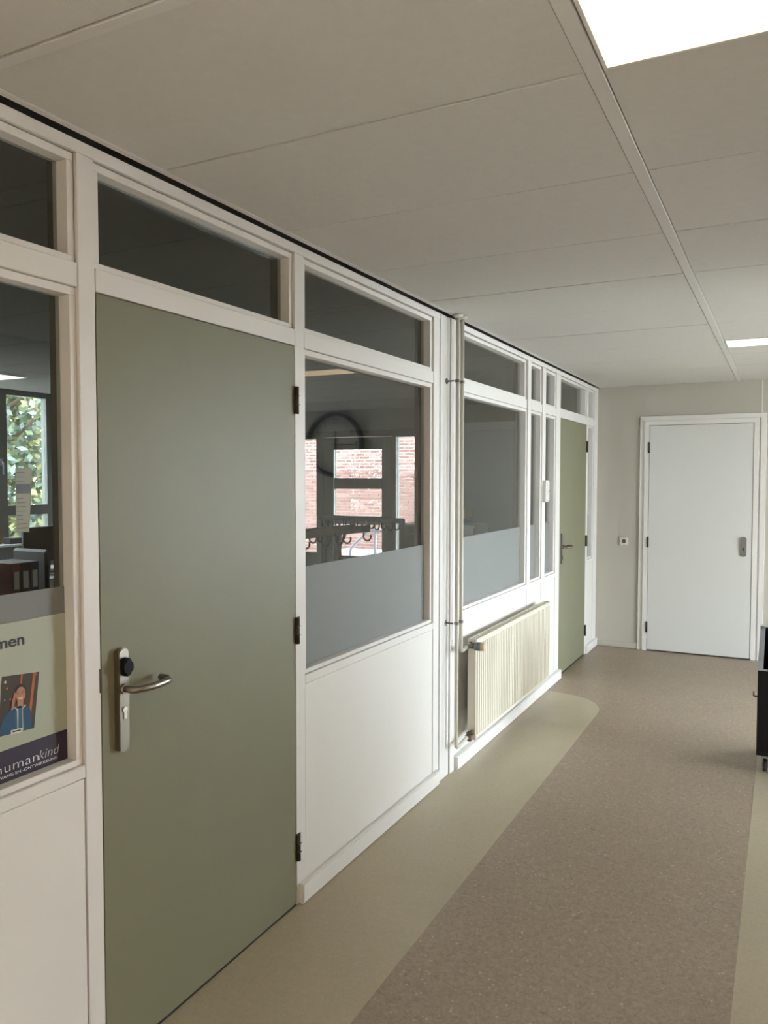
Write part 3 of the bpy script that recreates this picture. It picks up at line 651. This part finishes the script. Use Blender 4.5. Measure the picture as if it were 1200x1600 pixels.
# ------------------------------------------------------------------ radiator and pipes
ra = empty('radiator', (.09, 4.75, .20), 'ribbed cream radiator on the left wall under the pane', 'radiator')
R0, R1, RZ0, RZ1, RXF, RXB = 4.115, 5.655, .152, .728, .108, .058
b = B(); n = 47; p = (R1-R0-.03)/n; P = [(RXF-.012, R0+.0005), (RXF-.004, R0+.006)]
y = R0+.015
for i in range(n):
    P += [(RXF-.0085, y+p*.04), (RXF-.0085, y+p*.30), (RXF, y+p*.44), (RXF, y+p*.90)]; y += p
P += [(RXF-.004, R1-.006), (RXF-.012, R1-.0005)]
def strip(b, P, z0, z1):
    A = [b.verts.new((q[0], q[1], z0)) for q in P]; C = [b.verts.new((q[0], q[1], z1)) for q in P]
    for i in range(len(P)-1): b.faces.new((A[i], A[i+1], C[i+1], C[i]))
strip(b, P, RZ0+.03, RZ1-.03)
box(b, RXF-.014, RXF-.0095, R0+.001, R1-.001, RZ0+.02, RZ1-.02)
for z0, z1 in ((RZ0+.012, RZ0+.031), (RZ1-.031, RZ1-.012)): box(b, RXF-.012, RXF+.001, R0+.002, R1-.002, z0, z1, 0, .003)
obj('front_panel', b, RADM, ra)
bx('back_panel', RXB, RXB+.012, R0+.002, R1-.002, RZ0+.012, RZ1-.012, RADM, ra, .002)
b = B(); box(b, RXB+.013, RXF-.013, R0+.004, R1-.004, RZ1-.010, RZ1-.008)
for i in range(50): yy = R0+.02+i*.0298; box(b, RXB+.016, RXF-.016, yy, yy+.010, RZ1-.0078, RZ1-.002)
obj('top_grille', b, RADM, ra)
for y0, y1 in ((R0-.004, R0), (R1, R1+.004)):
    b = B(); box(b, RXB, RXF-.002, y0, y1, RZ0+.006, RZ1, 0, .0012); obj('side_panel', b, RADM, ra)
b = B(); box(b, RXF-.004, RXF+.002, R0, R1, RZ1-.011, RZ1-.001, 0, .002); box(b, RXB, RXB+.006, R0, R1, RZ1-.012, RZ1-.001, 0, .001); obj('top_rim', b, RADM, ra)
for yy in (R0+.25, R1-.25): b = B(); box(b, .002, RXB-.001, yy-.02, yy+.02, RZ0+.05, RZ1-.05); obj('wall_bracket', b, DGREY, ra)
# valves belong to the radiator
VZ, LZ = .700, .186
b = B(); cyl(b, (.080, R0-.055, VZ), (.080, R0-.0045, VZ), .011, 16); cyl(b, (.080, R0-.030, VZ), (.080, R0-.014, VZ), .017, 6); cyl(b, (.066, R0-.052, VZ), (.116, R0-.048, VZ), .016, 16)
tv = obj('thermostat_valve', b, DSTEEL, ra)
b = B(); cyl(b, (.1165, R0-.048, VZ), (.150, R0-.045, VZ), .023, 20, .025); obj('valve_head', b, mat('grey_valve_plastic', (.16, .17, .18), .4), tv)
b = B(); cyl(b, (.1505, R0-.045, VZ), (.172, R0-.043, VZ), .0245, 20, .022); obj('valve_cap', b, mat('ivory_plastic', (.62, .52, .34), .4), tv)
b = B(); cyl(b, (.078, R0-.060, LZ), (.078, R0-.0045, LZ), .0115, 16); cyl(b, (.078, R0-.052, LZ), (.078, R0-.034, LZ), .018, 6); cyl(b, (.066, R0-.024, LZ+.004), (.100, R0-.020, LZ+.022), .015, 16); cyl(b, (.078, R0-.030, LZ-.028), (.078, R0-.028, LZ), .013, 10)
obj('lower_valve', b, mat('aged_brass', (.16, .13, .10), .4, .8), ra)
PR = .0108
def ringz(b, cx_, cy_, r0, r1, z0, z1, n=20):
    A = []
    for i in range(n):
        a = 2*math.pi*i/n; c, s_ = math.cos(a), math.sin(a); A.append([b.verts.new((cx_+r*c, cy_+r*s_, z)) for r, z in ((r0, z0), (r1, z0), (r1, z1), (r0, z1))])
    for i in range(n):
        q, w_ = A[i], A[(i+1) % n]
        for k in range(4): b.faces.new((q[k], q[(k+1) % 4], w_[(k+1) % 4], w_[k]))
def pipe(pts, rad, label, yrose):
    b = B(); tube(b, fillet(pts, rad, 8), PR, 14); o = obj('heating_pipe', b, PIPE, None, label=label, cat='pipe', group='pipes beside the radiator')
    b = B(); x, y = pts[0][0], pts[0][1]; cyl(b, (x, y, 2.478), (x, y, 2.492), .016, 20, .031); obj('ceiling_rosette', b, WHITEP, o); return o
pipe([(.060, 3.934, 2.499), (.060, 3.934, .157), (.076, R0-.061, LZ)], .03, 'cream heating pipe reaching down to the lower radiator valve', 0)
pipe([(.062, 3.994, 2.499), (.062, 3.994, .672), (.078, R0-.056, VZ)], .035, 'cream heating pipe ending at the thermostat valve', 0)
for z in (2.145, .845):
    e = empty('pipe_clamp', (.02, 3.918, z), 'grey clamp holding the heating pipes near the ceiling' if z > 2 else 'grey clamp holding the heating pipes above the radiator', 'pipe clamp', 'clamps on the heating pipes')
    b = B(); cyl(b, (.0045, 3.915, z), (.008, 3.915, z), .016, 14); cyl(b, (.006, 3.915, z), (.046, 3.920, z), .0045, 8)
    obj('bracket', b, DSTEEL, e)
    for y in (3.934, 3.994):
        b = B(); ringz(b, .060 if y < 3.95 else .062, y, PR+.0006, PR+.003, z-.008, z+.008); obj('clip', b, DSTEEL, e)

# ------------------------------------------------------------------ switch, socket, clock, cart
e = empty('light_switch', (.0, 5.845, 1.45), 'tall white light switch on the post between the narrow panes', 'light switch')
bx('housing', .0015, .030, 5.808, 5.882, 1.448, 1.612, WHITEP, e, .004)
for z in (1.458, 1.535): bx('rocker', .0302, .036, 5.816, 5.874, z, z+.068, WHITEP, e, .002)
e = empty('wall_socket', (.262, BY, .99), 'square white power socket on the beige back wall', 'socket')
b = B(); box(b, .220, .302, BY-.012, BY-.001, .989, 1.066, 0, .003); obj('cover_plate', b, mat('ivory_white', (.66, .64, .58), .35), e)
b = B(); 
def ringp(b, cx_, cz, r0, r1, y0, y1, n=28, mi=0):
    A = []
    for i in range(n):
        a = 2*math.pi*i/n; c, s = math.cos(a), math.sin(a); A.append([b.verts.new((cx_+r*c, y, cz+r*s)) for r, y in ((r0, y0), (r1, y0), (r1, y1), (r0, y1))])
    for i in range(n):
        q, w_ = A[i], A[(i+1) % n]
        for k in range(4):
            f = b.faces.new((q[k], q[(k+1) % 4], w_[(k+1) % 4], w_[k])); f.material_index = mi
ringp(b, .261, 1.0275, .0195, .029, BY-.0165, BY-.0115); obj('ring', b, mat('ivory_white', (.6, .6, .6)), e)
b = B(); cyl(b, (.261, BY-.0122, 1.0275), (.261, BY-.0132, 1.0275), .0193, 24); obj('recess', b, mat('socket_shadow_grey', (.10, .10, .09), .5), e)
b = B()
for x in (.2515, .2705): cyl(b, (x, BY-.0132, 1.0275), (x, BY-.0136, 1.0275), .0026, 8)
obj('pin_hole', b, BLACK, e)
# clock (reflected in the large pane)
KX, KZ, KR = 2.835, 2.005, .365
e = empty('wall_clock', (KX, BY, KZ), 'large round wall clock with dark rim, mirrored in the large pane', 'clock')
b = B(); cyl(b, (KX, BY-.002, KZ), (KX, BY-.018, KZ), KR-.03, 48); obj('dial', b, BEIGE, e)
b = B(); ringp(b, KX, KZ, KR-.035, KR, BY-.075, BY-.001, 56); obj('rim', b, BLACK, e)
for i in range(12):
    a = math.radians(90-30*(i+1)); t = str(i+1); cu = bpy.data.curves.new('numeral', 'FONT'); cu.body = t; cu.size = .085; cu.align_x = 'CENTER'; cu.align_y = 'CENTER'; cu.extrude = .001
    t_ = bpy.data.objects.new('numeral', cu); COL.objects.link(t_); bpy.context.view_layer.update(); me = bpy.data.meshes.new_from_object(t_.evaluated_get(bpy.context.evaluated_depsgraph_get())); bpy.data.objects.remove(t_)
    for v in me.vertices: X, Y, Z = v.co; v.co = (KX+.265*math.cos(a)+X, BY-.0195-Z, KZ+.265*math.sin(a)+Y)
    me.materials.append(BLACK); o = bpy.data.objects.new('numeral', me); COL.objects.link(o); adopt(o, e)
b = B(); box(b, KX-.008, KX+.008, BY-.026, BY-.023, KZ-.04, KZ+.17); obj('hour_hand', b, BLACK, e)
b = B(); box(b, KX-.235, KX+.04, BY-.031, BY-.028, KZ-.006, KZ+.006); obj('minute_hand', b, BLACK, e)
# black open cart
ct = empty('storage_cart', (1.85, 5.0, 0), 'black open topped cart on castors at the right edge', 'cart')
C0, C1, D0, D1_ = 1.512, 2.15, 4.75, 5.22
bx('base_board', C0, C1, D0, D1_, .100, .118, BBOARD, ct, .001)
bx('front_board', C0, C1, D0, D0+.016, .118, .572, BBOARD, ct, .001)
bx('back_board', C0, C1, D1_-.016, D1_, .118, .735, BBOARD, ct, .001)
for x0 in (C0, C1-.022):
    b = B(); prism(b, [(D0+.0165, .1185), (D1_-.0165, .1185), (D1_-.0165, .735), (D0+.0165, .572)], 'x', x0, x0+.022); obj('side_board', b, BBOARD, ct)
    b = B(); prism(b, [(D0, .5725), (D1_, .738), (D1_, .744), (D0, .5785)], 'x', x0-.001, x0+.026); obj('edge_strip', b, ALU, ct, label='grey top edge strip')
bx('edge_strip', C0+.026, C1-.026, D0-.001, D0+.017, .5725, .5785, ALU, ct)
bx('corner_cap', C0-.002, C0+.03, D1_-.03, D1_+.001, .744, .752, WHITEP, ct)
for x in (C0+.045, C1-.06):
    for y in (D0+.05, D1_-.06):
        b = B(); box(b, x-.016, x-.013, y-.018, y+.025, .03, .085); box(b, x+.013, x+.016, y-.018, y+.025, .03, .085); box(b, x-.02, x+.02, y-.022, y+.022, .085, .0995); c_ = obj('caster_fork', b, DSTEEL, ct)
        b = B(); cyl(b, (x-.011, y+.006, .035), (x+.011, y+.006, .035), .0345, 20); cyl(b, (x-.0135, y+.006, .035), (x+.0135, y+.006, .035), .012, 10, mi=1); obj('wheel', b, [RUBBER, DSTEEL], c_)
b = B(); tube(b, fillet([(C0, 4.98, .37), (C0-.026, 4.98, .37), (C0-.026, 5.02, .385)], .01, 4), .005, 8); obj('side_hook', b, DSTEEL, ct)
